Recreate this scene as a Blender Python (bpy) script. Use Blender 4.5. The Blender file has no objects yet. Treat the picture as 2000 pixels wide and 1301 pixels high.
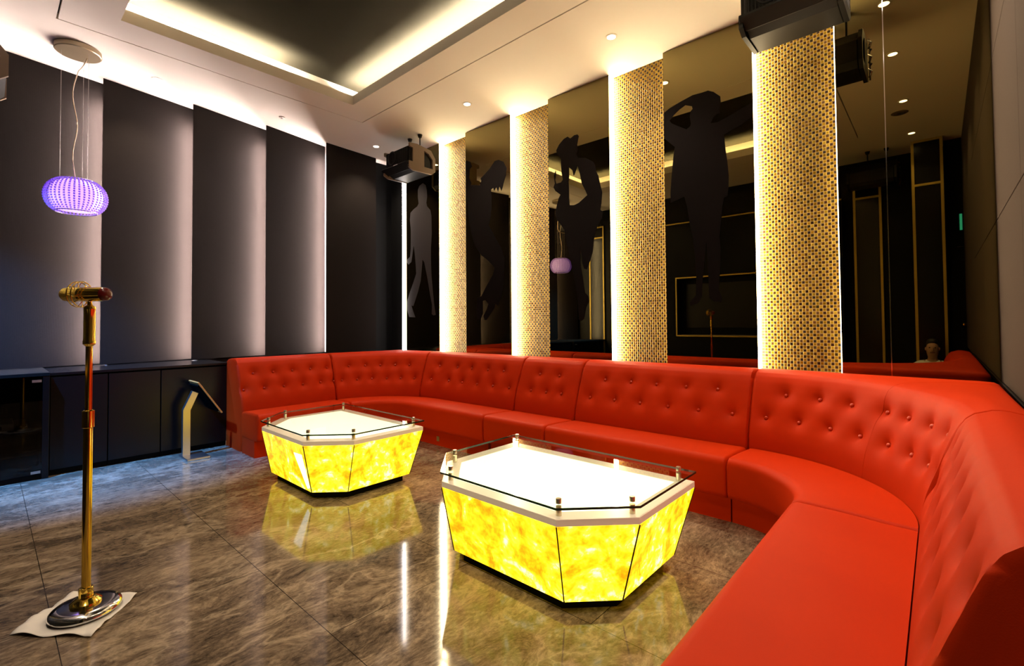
import bpy, bmesh, math, random
from mathutils import Vector, Matrix
from mathutils.geometry import tessellate_polygon
random.seed(7)
scn = bpy.context.scene
COL = scn.collection
PI = math.pi

# ------------------------------------------------------------------ camera
YAW, PITCH, ROLL = 0.73288274, 0.02357268, -0.0079965
FPX, CY = 926.4987, 609.2133
EYE = 1.25
def cam_axes():
    cy, sy = math.cos(YAW), math.sin(YAW)
    F = Vector((-sy*math.cos(PITCH), cy*math.cos(PITCH), math.sin(PITCH)))
    r = Vector((cy, sy, 0)); u = r.cross(F)
    r2 = math.cos(ROLL)*r + math.sin(ROLL)*u
    u2 = -math.sin(ROLL)*r + math.cos(ROLL)*u
    return r2, u2, F
_r, _u, _F = cam_axes()
cd = bpy.data.cameras.new('camera'); cam = bpy.data.objects.new('camera', cd); COL.objects.link(cam)
cam.matrix_world = Matrix(((_r.x, _u.x, -_F.x, 0), (_r.y, _u.y, -_F.y, 0), (_r.z, _u.z, -_F.z, EYE), (0, 0, 0, 1)))
cd.sensor_width = 36.0; cd.lens = FPX/2000*36
cd.shift_y = -(650.5-CY)/2000
cd.clip_start = 0.02
scn.camera = cam

# ------------------------------------------------------------------ world, exposure
w = bpy.data.worlds.new('world'); scn.world = w; w.use_nodes = True
w.node_tree.nodes['Background'].inputs[0].default_value = (0.9, 0.8, 0.75, 1)
w.node_tree.nodes['Background'].inputs[1].default_value = 0.0
scn.view_settings.view_transform = 'Standard'
scn.view_settings.look = 'None'
scn.view_settings.gamma = 1.0
scn.view_settings.exposure = 0.22
try:
    scn.cycles.max_bounces = 8; scn.cycles.diffuse_bounces = 4; scn.cycles.glossy_bounces = 5
    scn.cycles.transmission_bounces = 6; scn.cycles.transparent_max_bounces = 8
    scn.cycles.sample_clamp_indirect = 4.0
    scn.cycles.caustics_reflective = False; scn.cycles.caustics_refractive = False
except Exception: pass

# light levels
E_PANEL = 470.0; E_MOSAIC = 52.0; E_COVE = 800.0; E_DOWN = 88.0; E_BLUE = 2300.0
WARM = (1.0, 0.80, 0.58); PINKW = (1.0, 0.84, 0.79); MOSW = (1.0, 0.79, 0.47)

# ------------------------------------------------------------------ room numbers
H = 3.743          # ceiling
YB = 4.17          # mirror wall plane
YN = 4.26          # mosaic plane
XA = -6.18         # fabric fin wall (fronts)
XC = 0.277         # right wall
YD = -0.87         # wall behind the camera

# ------------------------------------------------------------------ materials
def mat(name, col=(.5,.5,.5), rough=.5, metal=0.0, spec=.5, emit=None, estr=0.0, coat=0.0, trans=0.0, ior=1.5, sheen=0.0):
    m = bpy.data.materials.new(name); m.use_nodes = True
    b = m.node_tree.nodes['Principled BSDF']
    b.inputs['Base Color'].default_value = (*col, 1); b.inputs['Roughness'].default_value = rough
    b.inputs['Metallic'].default_value = metal; b.inputs['Specular IOR Level'].default_value = spec
    b.inputs['IOR'].default_value = ior
    b.inputs['Coat Weight'].default_value = coat; b.inputs['Coat Roughness'].default_value = .05
    b.inputs['Transmission Weight'].default_value = trans
    b.inputs['Sheen Weight'].default_value = sheen
    if emit:
        b.inputs['Emission Color'].default_value = (*emit, 1); b.inputs['Emission Strength'].default_value = estr
    return m
class N:
    """small node helper"""
    def __init__(s, m): s.m = m; s.t = m.node_tree; s.b = s.t.nodes['Principled BSDF']
    def n(s, typ, **kw):
        nd = s.t.nodes.new(typ)
        for k, v in kw.items():
            if k.startswith('_'): setattr(nd, k[1:], v)
            else:
                key = int(k[1:]) if k[0] == 'i' and k[1:].isdigit() else k.replace('__', ' ')
                if isinstance(v, bpy.types.NodeSocket): s.t.links.new(v, nd.inputs[key])
                else: nd.inputs[key].default_value = v
        return nd
    def math(s, op, a, b=None, c=None):
        nd = s.t.nodes.new('ShaderNodeMath'); nd.operation = op
        for i, v in enumerate((a, b, c)):
            if v is None: continue
            if isinstance(v, bpy.types.NodeSocket): s.t.links.new(v, nd.inputs[i])
            else: nd.inputs[i].default_value = v
        return nd.outputs[0]
    def mix(s, f, a, b, mode='MIX'):
        nd = s.t.nodes.new('ShaderNodeMix'); nd.data_type = 'RGBA'; nd.blend_type = mode
        for i, v in ((0, f), (6, a), (7, b)):
            if isinstance(v, bpy.types.NodeSocket): s.t.links.new(v, nd.inputs[i])
            elif i == 0: nd.inputs[0].default_value = v
            else: nd.inputs[i].default_value = (*v, 1)
        return nd.outputs[2]
    def ramp(s, f, stops):
        nd = s.t.nodes.new('ShaderNodeValToRGB'); s.t.links.new(f, nd.inputs[0])
        e = nd.color_ramp.elements
        while len(e) < len(stops): e.new(.5)
        for k, (p, c) in enumerate(stops):
            e[k].position = p; e[k].color = (*c, 1) if len(c) == 3 else c
        return nd.outputs[0]
    def link(s, a, key): s.t.links.new(a, s.b.inputs[key])
    def bump(s, h, strength, dist=.01):
        nd = s.n('ShaderNodeBump', Height=h, Strength=strength, Distance=dist); s.link(nd.outputs[0], 'Normal')
    def pos(s): return s.n('ShaderNodeNewGeometry').outputs['Position']

M = {}
def plaster(name, col):
    m = mat(name, col, .85, spec=.2); n = N(m)
    z = n.n('ShaderNodeTexNoise', Vector=n.pos(), Scale=60.0, Detail=3.0)
    n.bump(z.outputs[0], .04, .002); return m
M['ceiling'] = plaster('ceiling_plaster', (.84, .765, .675))
M['tray'] = mat('tray_ceiling', (.021, .0195, .016), 1.0, spec=0.0)
M['gap'] = mat('shadow_gap', (.01, .01, .01), .9)
M['black'] = mat('black_lacquer', (.003, .003, .0035), .25, spec=.3)
M['blackmatte'] = mat('black_matt', (.004, .0038, .0038), .8, spec=.08)
M['wallblack'] = mat('black_wall', (.003, .003, .003), .6, spec=.12)
def led(name, col, e): return mat(name, (0, 0, 0), .5, emit=col, estr=e)
M['led_panel'] = led('led_panel', PINKW, E_PANEL)
M['led_mosaic'] = led('led_mosaic', MOSW, E_MOSAIC)
M['led_mosaic_dim'] = led('led_mosaic_dim', MOSW, E_MOSAIC*.22)
M['led_corner'] = led('led_corner', (1, .90, .86), 24)
M['led_cove'] = led('led_cove', (1, .86, .62), E_COVE)
M['lens'] = led('downlight_lens', (1, .86, .68), 22)

# marble floor
def marble():
    m = mat('marble_floor', (.2, .15, .11), .09, spec=.62, ior=1.5); n = N(m)
    p = n.pos()
    mp = n.n('ShaderNodeMapping', Vector=p); mp.inputs['Rotation'].default_value = (0, 0, math.radians(-4)); mp.inputs['Scale'].default_value = (1.8, .9, 1)
    warp = n.n('ShaderNodeTexNoise', Vector=mp.outputs[0], Scale=1.3, Detail=4.0)
    add = n.n('ShaderNodeVectorMath', _operation='MULTIPLY_ADD'); n.t.links.new(warp.outputs['Color'], add.inputs[0]); add.inputs[1].default_value = (.55, .55, .55); n.t.links.new(mp.outputs[0], add.inputs[2])
    a = n.n('ShaderNodeTexNoise', Vector=add.outputs[0], Scale=1.7, Detail=14.0, Roughness=.76)
    f = n.n('ShaderNodeTexNoise', Vector=add.outputs[0], Scale=30.0, Detail=8.0, Roughness=.75)
    s = n.math('ADD', n.math('MULTIPLY', a.outputs[0], .56), n.math('MULTIPLY', f.outputs[0], .44))
    c = n.ramp(s, [(.35, (.028, .020, .014)), (.44, (.092, .067, .046)), (.515, (.195, .144, .098)), (.60, (.36, .272, .182)), (.70, (.56, .44, .31))])
    v = n.n('ShaderNodeTexNoise', Vector=add.outputs[0], Scale=1.1, Detail=7.0, Roughness=.6)
    vein = n.math('ABSOLUTE', n.math('SUBTRACT', v.outputs[0], .5))
    vm = n.ramp(vein, [(0.0, (1, 1, 1)), (.010, (.4, .4, .4)), (.030, (0, 0, 0))])
    c = n.mix(n.math('MULTIPLY', vm, .5), c, (.52, .41, .29))
    sp = n.n('ShaderNodeTexVoronoi', Vector=p, Scale=46.0)
    sm = n.ramp(sp.outputs['Distance'], [(0.0, (1, 1, 1)), (.09, (0, 0, 0))])
    nz = n.n('ShaderNodeTexNoise', Vector=p, Scale=5.0, Detail=2.0)
    sm2 = n.math('MULTIPLY', sm, n.math('GREATER_THAN', nz.outputs[0], .53))
    c = n.mix(n.math('MULTIPLY', sm2, .55), c, (.62, .52, .40))
    off = n.n('ShaderNodeVectorMath', _operation='ADD'); n.t.links.new(p, off.inputs[0]); off.inputs[1].default_value = (20.6, 20 - .09 + .745*.0, 0)
    br = n.n('ShaderNodeTexBrick', Vector=off.outputs[0], Scale=1.0, Mortar__Size=.0016, Mortar__Smooth=0.0, Brick__Width=1.5, Row__Height=.745)
    sepy = None
    c = n.mix(br.outputs['Fac'], c, (.02, .016, .012))
    n.link(c, 'Base Color')
    r = n.math('ADD', n.math('MULTIPLY', f.outputs[0], .08), .035)
    n.link(r, 'Roughness')
    return m
M['floor'] = marble()

def fabric(name, c1, c2, sc=420.0):
    m = mat(name, c1, .92, spec=.06); n = N(m); p = n.pos()
    w1 = n.n('ShaderNodeTexWave', Vector=p, _wave_type='BANDS', _bands_direction='Z', Scale=sc/6, Distortion=1.2, Detail=2.0)
    w2 = n.n('ShaderNodeTexWave', Vector=p, _wave_type='BANDS', _bands_direction='Y', Scale=sc/6, Distortion=1.2, Detail=2.0)
    nz = n.n('ShaderNodeTexNoise', Vector=p, Scale=90.0, Detail=4.0, Roughness=.7)
    f = n.math('MULTIPLY', n.math('ADD', w1.outputs[0], w2.outputs[0]), .5)
    f = n.math('ADD', n.math('MULTIPLY', f, .5), n.math('MULTIPLY', nz.outputs[0], .5))
    n.link(n.mix(f, c1, c2), 'Base Color'); n.bump(f, .35, .002); return m
M['fin'] = fabric('fin_fabric', (.0060, .0046, .0042), (.0170, .0134, .0122))
M['panelC'] = fabric('wall_fabric', (.040, .030, .026), (.072, .055, .047))

def leather():
    m = mat('red_leather', (.55, .04, .012), .56, spec=.07); n = N(m); p = n.pos()
    v = n.n('ShaderNodeTexVoronoi', Vector=p, Scale=330.0)
    nz = n.n('ShaderNodeTexNoise', Vector=p, Scale=3.0, Detail=3.0)
    n.link(n.mix(nz.outputs[0], (.42, .019, .0008), (.50, .028, .0013)), 'Base Color')
    n.bump(v.outputs['Distance'], .10, .001); return m
M['leather'] = leather()
M['button'] = mat('leather_button', (.46, .025, .003), .35)
M['seam'] = mat('seam', (.05, .005, .003), .6)

def mosaic():
    m = mat('mosaic_tiles', (.7, .5, .2), .3, spec=.25); n = N(m); p = n.pos()
    sx = n.n('ShaderNodeSeparateXYZ'); n.t.links.new(p, sx.inputs[0])
    U = n.math('DIVIDE', sx.outputs[0], .0226); V = n.math('DIVIDE', sx.outputs[2], .0240)
    fu, fv = n.math('FRACT', n.math('ADD', U, 1000)), n.math('FRACT', V)
    iu, iv = n.math('FLOOR', n.math('ADD', U, 1000)), n.math('FLOOR', V)
    eu = n.math('MINIMUM', fu, n.math('SUBTRACT', 1.0, fu)); ev = n.math('MINIMUM', fv, n.math('SUBTRACT', 1.0, fv))
    e = n.math('MINIMUM', eu, ev)
    tile = n.math('GREATER_THAN', e, .06)
    dark = n.math('MODULO', n.math('ADD', iu, iv), 2.0)
    dark = n.math('GREATER_THAN', dark, .5)
    inner = n.math('GREATER_THAN', e, .075)
    dark = n.math('MULTIPLY', dark, inner)
    cmb = n.n('ShaderNodeCombineXYZ'); n.t.links.new(iu, cmb.inputs[0]); n.t.links.new(iv, cmb.inputs[1])
    wn = n.n('ShaderNodeTexWhiteNoise', _noise_dimensions='3D'); n.t.links.new(cmb.outputs[0], wn.inputs['Vector'])
    r = wn.outputs['Value']
    gold = n.ramp(r, [(0, (.20, .105, .004)), (.35, (.29, .165, .008)), (.7, (.23, .145, .007)), (1, (.36, .235, .02))])
    wn2 = n.n('ShaderNodeTexWhiteNoise', _noise_dimensions='4D', W=3.0); n.t.links.new(cmb.outputs[0], wn2.inputs['Vector'])
    dk = n.ramp(wn2.outputs['Value'], [(0, (.012, .007, .005)), (.5, (.035, .012, .004)), (.8, (.022, .017, .005)), (1, (.09, .04, .012))])
    c = n.mix(dark, gold, dk)
    c = n.mix(tile, (.33, .235, .09), c)
    n.link(c, 'Base Color')
    n.link(n.math('MULTIPLY', n.math('SUBTRACT', tile, dark), .45), 'Metallic')
    n.link(n.math('ADD', n.math('MULTIPLY', r, .22), .22), 'Roughness')
    hgt = n.n('ShaderNodeMapRange', Value=e); hgt.inputs[1].default_value = .03; hgt.inputs[2].default_value = .12
    n.bump(hgt.outputs[0], .5, .003)
    return m
M['mosaic'] = mosaic()
M['mirror'] = mat('smoked_mirror', (.215, .178, .078), .012, metal=1.0)
M['vinyl'] = mat('silhouette_vinyl', (.0055, .0042, .0042), .9, spec=.05)
M['vinylgrey'] = mat('silhouette_vinyl_plum', (.032, .026, .026), .8, spec=.2)
M['stonecore'] = mat('dark_stone_core', (.03, .014, .004), .6)
M['brown'] = mat('mirror_backing', (.25, .17, .10), .6)
M['chrome'] = mat('chrome', (.8, .8, .8), .12, metal=1.0)
M['brass'] = mat('satin_brass', (.72, .64, .46), .28, metal=.9)
M['steel'] = mat('brushed_steel', (.62, .60, .56), .3, metal=1.0)
M['gold'] = mat('polished_gold', (.82, .58, .10), .12, metal=1.0)
M['goldmesh'] = mat('gold_mesh', (.75, .52, .10), .32, metal=1.0)
_n = N(M['goldmesh']); _v = _n.n('ShaderNodeTexVoronoi', Vector=_n.pos(), Scale=260.0); _n.bump(_v.outputs['Distance'], 1.0, .004)
M['goldstrip'] = mat('gold_trim', (.46, .33, .07), .45, metal=.8)
M['redcap'] = mat('dark_red_cap', (.10, .006, .006), .2)
M['paper'] = mat('white_paper', (.80, .76, .72), .8)
M['champagne'] = mat('champagne_metal', (.42, .34, .22), .38, metal=.7)
M['cream'] = mat('cream_onyx_slab', (.88, .76, .62), .25, spec=.4, emit=(1, .78, .5), estr=.16)
def thin_glass(name, tint, ior):
    m = bpy.data.materials.new(name); m.use_nodes = True; t = m.node_tree; t.nodes.clear()
    o = t.nodes.new('ShaderNodeOutputMaterial'); a = t.nodes.new('ShaderNodeBsdfTransparent'); g = t.nodes.new('ShaderNodeBsdfGlossy')
    f = t.nodes.new('ShaderNodeFresnel'); x = t.nodes.new('ShaderNodeMixShader')
    a.inputs[0].default_value = (*tint, 1); g.inputs['Roughness'].default_value = .005; f.inputs[0].default_value = ior
    bk = t.nodes.new('ShaderNodeNewGeometry'); k = t.nodes.new('ShaderNodeMath'); k.operation = 'SUBTRACT'; k.inputs[0].default_value = 1.0
    u = t.nodes.new('ShaderNodeMath'); u.operation = 'MULTIPLY'; t.links.new(bk.outputs['Backfacing'], k.inputs[1]); t.links.new(k.outputs[0], u.inputs[0]); t.links.new(f.outputs[0], u.inputs[1])
    t.links.new(u.outputs[0], x.inputs[0]); t.links.new(a.outputs[0], x.inputs[1]); t.links.new(g.outputs[0], x.inputs[2]); t.links.new(x.outputs[0], o.inputs[0])
    return m
M['glass'] = thin_glass('clear_glass', (.95, .985, .96), 1.5)
M['glassedge'] = mat('green_glass_edge', (.010, .045, .025), .1, trans=.2)
M['cabglass'] = thin_glass('smoked_cabinet_glass', (.35, .35, .38), 1.45)
M['milky'] = mat('lit_white_panel', (.8, .82, .7), .25, emit=(1.0, .97, .60), estr=1.5)
M['spk'] = mat('speaker_black', (.0045, .0038, .003), .45, spec=.18)
M['spktan'] = mat('speaker_side_taupe', (.14, .095, .06), .45)
M['backcover'] = mat('dark_back_cover', (.002, .002, .002), .95, spec=.02)
M['screen'] = mat('black_screen', (.003, .003, .004), .35, spec=.2)
M['woodedge'] = mat('amber_edge', (.62, .28, .07), .4)
M['cable'] = mat('pale_cable', (.75, .62, .45), .5)
M['cyan'] = mat('cyan_sign', (0, .1, .1), .5, emit=(.05, .75, .65), estr=1.2)
M['skin'] = mat('skin', (.42, .23, .15), .55)
M['hair'] = mat('dark_hair', (.012, .009, .008), .6)
M['shirt'] = mat('white_shirt', (.72, .72, .74), .8)
M['trousers'] = mat('dark_trousers', (.02, .02, .025), .85)
M['device'] = mat('device_grey', (.28, .25, .22), .45)

def onyx():
    m = mat('backlit_onyx', (.75, .55, .12), .16, spec=.5); n = N(m); p = n.pos()
    tc = n.n('ShaderNodeTexCoord')
    a = n.n('ShaderNodeTexNoise', Vector=tc.outputs['Object'], Scale=6.5, Detail=5.0, Roughness=.62, Distortion=.9)
    b = n.n('ShaderNodeTexNoise', Vector=tc.outputs['Object'], Scale=19.0, Detail=6.0, Roughness=.6, Distortion=.4)
    s = n.math('ADD', n.math('MULTIPLY', a.outputs[0], .6), n.math('MULTIPLY', b.outputs[0], .4))
    c = n.ramp(s, [(.36, (.37, .155, .0005)), (.43, (.43, .235, .001)), (.50, (.47, .32, .003)), (.56, (.51, .41, .02)), (.62, (.60, .54, .22))])
    n.link(c, 'Emission Color'); st = n.math('ADD', n.math('MULTIPLY', s, 3.7), .75); n.link(st, 'Emission Strength')
    n.link(n.mix(.6, c, (.5, .35, .1)), 'Base Color')
    return m
M['onyx'] = onyx()
M['inlay'] = mat('backlit_white_inlay', (.9, .85, .7), .2, emit=(1, .95, .66), estr=1.8)

def crystal():
    m = mat('violet_crystal', (.45, .30, .75), .08, spec=.6, trans=.2, ior=1.5, emit=(.34, .10, .95), estr=.55)
    n = N(m); v = n.n('ShaderNodeTexVoronoi', Vector=n.pos(), Scale=70.0)
    c = n.ramp(v.outputs['Distance'], [(0, (.85, .65, 1.0)), (.2, (.30, .10, .90)), (.5, (.06, .01, .45))])
    n.link(c, 'Emission Color'); return m
M['crystal'] = crystal()
M['bulb'] = mat('violet_bulb', (.5, .4, .8), .4, emit=(.52, .30, 1.0), estr=1.45)

# ------------------------------------------------------------------ mesh helpers
class MB:
    """collects vertices and faces, then links them as one mesh object"""
    def __init__(s): s.v = []; s.f = []
    def add(s, vs, fs):
        o = len(s.v); s.v += [tuple(v) for v in vs]; s.f += [tuple(i+o for i in f) for f in fs]; return s
    def box(s, x0, x1, y0, y1, z0, z1, Mx=None):
        vs = [(x, y, z) for x in (x0, x1) for y in (y0, y1) for z in (z0, z1)]
        if Mx is not None: vs = [tuple(Mx @ Vector(v)) for v in vs]
        return s.add(vs, [(0, 1, 3, 2), (4, 6, 7, 5), (0, 4, 5, 1), (2, 3, 7, 6), (0, 2, 6, 4), (1, 5, 7, 3)])
    def lathe(s, prof, seg=32, loc=(0, 0, 0), Mx=None, caps=True):
        """prof: [(r, z)] bottom to top"""
        vs = []; fs = []
        for r, z in prof:
            for k in range(seg):
                a = 2*PI*k/seg; vs.append(Vector((r*math.cos(a), r*math.sin(a), z)))
        for i in range(len(prof)-1):
            for k in range(seg):
                k2 = (k+1) % seg; fs.append((i*seg+k, i*seg+k2, (i+1)*seg+k2, (i+1)*seg+k))
        if caps:
            fs.append(tuple(range(seg))[::-1]); fs.append(tuple((len(prof)-1)*seg+k for k in range(seg)))
        if Mx is not None: vs = [Mx @ v for v in vs]
        vs = [(v[0]+loc[0], v[1]+loc[1], v[2]+loc[2]) for v in vs]
        return s.add(vs, fs)
    def tube(s, pts, r, seg=8):
        pts = [Vector(p) for p in pts]; n = len(pts); vs = []; fs = []
        for i, p in enumerate(pts):
            t = (pts[min(i+1, n-1)]-pts[max(i-1, 0)]).normalized()
            a = t.cross(Vector((0, 0, 1)));
            if a.length < .05: a = t.cross(Vector((1, 0, 0)))
            a.normalize(); b = t.cross(a)
            rr = r[i] if isinstance(r, (list, tuple)) else r
            for k in range(seg):
                g = 2*PI*k/seg; vs.append(p + a*rr*math.cos(g) + b*rr*math.sin(g))
        for i in range(n-1):
            for k in range(seg):
                k2 = (k+1) % seg; fs.append((i*seg+k, i*seg+k2, (i+1)*seg+k2, (i+1)*seg+k))
        fs.append(tuple(range(seg))[::-1]); fs.append(tuple((n-1)*seg+k for k in range(seg)))
        return s.add(vs, fs)
    def torus(s, R, r, Mx, S=28, T=8):
        vs = []; fs = []
        for i in range(S):
            a = 2*PI*i/S
            for k in range(T):
                b = 2*PI*k/T; vs.append(Mx @ Vector(((R+r*math.cos(b))*math.cos(a), (R+r*math.cos(b))*math.sin(a), r*math.sin(b))))
        for i in range(S):
            for k in range(T):
                fs.append((i*T+k, ((i+1) % S)*T+k, ((i+1) % S)*T+(k+1) % T, i*T+(k+1) % T))
        return s.add(vs, fs)
    def prism(s, poly, z0, z1, Mx=None, poly1=None):
        """poly at z0 (local xy), poly1 (or poly) at z1"""
        n = len(poly); q = poly1 or poly
        vs = [Vector((x, y, z0)) for x, y in poly] + [Vector((x, y, z1)) for x, y in q]
        if Mx is not None: vs = [Mx @ v for v in vs]
        fs = [tuple(range(n))[::-1], tuple(range(n, 2*n))] + [(i, (i+1) % n, n+(i+1) % n, n+i) for i in range(n)]
        return s.add(vs, fs)
    def plate(s, outer, hole, fn, t0, t1):
        """outline with an optional hole, fn(u, v, t) -> point; thickness t0..t1"""
        loops = [outer] + ([hole] if hole else [])
        tri = tessellate_polygon([[Vector((u, v, 0)) for u, v in L] for L in loops])
        allp = [p for L in loops for p in L]; n = len(allp)
        vs = [fn(u, v, t0) for u, v in allp] + [fn(u, v, t1) for u, v in allp]
        fs = [tuple(t) for t in tri] + [tuple(i+n for i in t)[::-1] for t in tri]
        o = 0
        for L in loops:
            k = len(L)
            for i in range(k): fs.append((o+i, o+(i+1) % k, n+o+(i+1) % k, n+o+i))
            o += k
        return s.add(vs, fs)
    def build(s, name, material, parent=None, smooth=None, bevel=0.0, seg=2, origin=None, kind=None):
        me = bpy.data.meshes.new(name)
        o = bpy.data.objects.new(name, me)
        off = Vector(origin) if origin is not None else Vector((0, 0, 0))
        me.from_pydata([tuple(Vector(v)-off) for v in s.v], [], s.f); me.update()
        bm = bmesh.new(); bm.from_mesh(me); bmesh.ops.recalc_face_normals(bm, faces=bm.faces); bm.to_mesh(me); bm.free()
        me.materials.append(M[material] if isinstance(material, str) else material)
        if smooth is not None:
            me.shade_smooth(); me.set_sharp_from_angle(angle=math.radians(smooth))
        if bevel:
            b = o.modifiers.new('edge', 'BEVEL'); b.width = bevel; b.segments = seg; b.limit_method = 'ANGLE'; b.angle_limit = math.radians(40)
        COL.objects.link(o); o.location = off
        if parent is not None:
            o.parent = parent
            o.location = off - Vector(world_loc(parent)) if origin is not None else -Vector(world_loc(parent))
        if kind: o['kind'] = kind
        return o
def world_loc(o):
    v = Vector(o.location); p = o.parent
    while p is not None: v = v + Vector(p.location); p = p.parent
    return v
def thing(name, label, cat, loc=(0, 0, 0), group=None):
    o = bpy.data.objects.new(name, None); COL.objects.link(o); o.location = loc; o.empty_display_size = .1
    o['label'] = label; o['category'] = cat
    if group: o['group'] = group
    return o
def tag(o, label, cat, group=None):
    o['label'] = label; o['category'] = cat
    if group: o['group'] = group
    return o
def clone(root, loc, label, group=None):
    r = root.copy(); COL.objects.link(r); r.location = loc; r['label'] = label
    if group: r['group'] = group
    for ch in list(root.children):
        c = ch.copy(); COL.objects.link(c); c.parent = r
        for g in list(ch.children):
            d = g.copy(); COL.objects.link(d); d.parent = c
    return r
def light(name, typ, loc, energy, col, parent=None, **kw):
    l = bpy.data.lights.new(name, typ); l.energy = energy; l.color = col
    for k, v in kw.items(): setattr(l, k, v)
    o = bpy.data.objects.new(name, l); COL.objects.link(o)
    o.location = loc
    if parent is not None: o.parent = parent; o.location = Vector(loc) - world_loc(parent)
    return o
# ------------------------------------------------------------------ the setting
def struct(name, mb, m, **k): return mb.build(name, m, kind='structure', **k)
X0, X1, Y1 = -6.55, .45, 4.36
struct('floor', MB().box(X0, X1, YD-.1, Y1, -.08, 0), 'floor')
def ring(mb, o, i, z0, z1):
    (a, b, c, d), (e, f, g, h) = o, i          # x0, x1, y0, y1
    mb.box(a, b, c, g, z0, z1); mb.box(a, b, h, d, z0, z1); mb.box(a, e, g, h, z0, z1); mb.box(f, b, g, h, z0, z1)
GR = (-5.25, -.77, .36, 3.09); TR = (-4.904, -1.10, .709, 2.771); g = .006
mb = MB(); ring(mb, (X0, X1, YD-.1, Y1), (GR[0]-g, GR[1]+g, GR[2]-g, GR[3]+g), H, H+.05)
ring(mb, (GR[0]+g, GR[1]-g, GR[2]+g, GR[3]-g), TR, H, H+.05)
struct('ceiling', mb, 'ceiling')
mb = MB(); ring(mb, (GR[0]-.03, GR[1]+.03, GR[2]-.03, GR[3]+.03), (GR[0]+.03, GR[1]-.03, GR[2]+.03, GR[3]-.03), H+.052, H+.06)
struct('trim_1', mb, 'gap')
# tray: upstand lip, ledge, back wall and dark raised ceiling
LIP = .106; CW = .17; UP = .26
mb = MB(); ring(mb, (TR[0]-.02, TR[1]+.02, TR[2]-.02, TR[3]+.02), (TR[0]+.002, TR[1]-.002, TR[2]+.002, TR[3]-.002), H-.0005, H+LIP); struct('trim_2', mb, 'ceiling')
OT = (TR[0]-CW, TR[1]+CW, TR[2]-CW, TR[3]+CW)
mb = MB(); ring(mb, (OT[0]-.03, OT[1]+.03, OT[2]-.03, OT[3]+.03), OT, H+.05, H+UP); struct('trim_3', mb, 'ceiling')
struct('ceiling_tray', MB().box(OT[0]-.03, OT[1]+.03, OT[2]-.03, OT[3]+.03, H+UP, H+UP+.04), 'tray')
def strip(name, label, mb, m, group=None): return tag(mb.build(name, m), label, 'light strip', group)
zc = H+.062
strip('led_strip', 'hidden cove light strip along the tray edge nearest the mirror wall', MB().box(TR[0], TR[1], TR[3]+.045, TR[3]+.07, zc, zc+.02), 'led_cove')
strip('led_strip', 'hidden cove light strip along the tray edge nearest the fabric fin wall', MB().box(TR[0]-.07, TR[0]-.045, TR[2], TR[3]-.75, zc, zc+.02), 'led_cove')
strip('led_strip', 'hidden cove light strip along the tray edge nearest the black back wall', MB().box(TR[0], TR[1], TR[2]-.07, TR[2]-.045, zc, zc+.02), 'led_cove')
strip('led_strip', 'hidden cove light strip along the tray edge nearest the right wall', MB().box(TR[1]+.045, TR[1]+.07, TR[2], TR[3], zc, zc+.02), 'led_cove')

struct('wall_left', MB().box(X0, -6.40, YD-.1, Y1, 0, H), 'wallblack')
struct('wall_mirrors', MB().box(X0, X1, 4.285, Y1, 0, H), 'wallblack')
struct('wall_mirrors_low', MB().box(-6.40, X1, 4.15, 4.285, 0, .80), 'wallblack')
struct('wall_right', MB().box(XC+.034, X1, YD-.1, Y1, 0, H), 'wallblack')
struct('wall_back', MB().box(X0, X1, YD-.1, YD, 0, H), 'wallblack')
struct('trim_4', MB().box(XC-.012, XC+.028, 1.0, YB, .845, .868), 'black')

# right wall: fabric covered boards with open seams
labs = ['brown fabric wall board beside the mirror end, lowest of the right wall', 'brown fabric wall board on the right wall above the lowest seam beside the mirror', 'topmost brown fabric wall board on the right wall beside the mirror',
        'brown fabric wall board at the frame edge above the red sofa corner', 'middle brown fabric wall board cut by the right frame edge', 'topmost brown fabric wall board cut by the right frame edge']
i = 0
for (a, b) in ((3.013, YB-.002), (1.7, 3.007)):
    for (z0, z1) in ((.87, 1.857), (1.863, 2.857), (2.863, H)):
        o = MB().box(XC, XC+.03, a, b, z0, z1).build('acoustic_board', 'panelC', bevel=.002)
        tag(o, labs[i], 'wall panel'); i += 1
for (a, b) in ((.4, 1.694), (YD, .394)):
    tag(MB().box(XC, XC+.03, a, b, .87, H).build('acoustic_board', 'panelC', bevel=.002), 'brown fabric wall board behind the camera seen only in the smoked mirror', 'wall panel', 'rear fabric boards')

# fin wall: saw tooth fabric panels, each lit by a strip behind the next one
ys = [-.79, -.01, .764, 1.538, 2.317, 3.097, 3.90]
flab = [None, 'grey fabric wall fin at the left frame edge behind the violet pendant', 'second grey fabric wall fin from the left, above the black cabinet doors',
        'third grey fabric wall fin from the left, above the touch screen stand', 'fourth grey fabric wall fin, starting above the left end of the red sofa', 'last grey fabric wall fin in the room corner, without a lit edge']
for k in range(6):
    a, b = ys[k], ys[k+1]
    bx = -6.33 if k < 5 else -6.235
    ov = .06 if k < 5 else 0
    m = (bx-XA)/(b-a); ex = bx+m*ov
    t = thing('fabric_fin', flab[k] or 'grey fabric wall fin beyond the left frame edge', 'wall panel', (XA, a, .872))
    MB().prism([(XA, a), (ex, b+ov), (ex-.012, b+ov), (XA-.014, a+.002)], .872, H-.002).build('panel', 'fin', t)
    if k < 5: MB().box(ex, ex+.115, b+ov+.002, b+ov+.008, .872, H-.002).build('end_batten', 'paper', t)
    if k < 5:
        e = MB().box(-6.216, -6.204, b+.018, b+.032, .88, H-.22)
        nm = ['beyond the left frame edge', 'behind the pendant', 'above the cabinet doors', 'above the screen stand', 'above the sofa end'][k]
        strip('led_strip', 'vertical light strip tucked behind the fabric fin edge ' + nm, e, 'led_panel')

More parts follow.
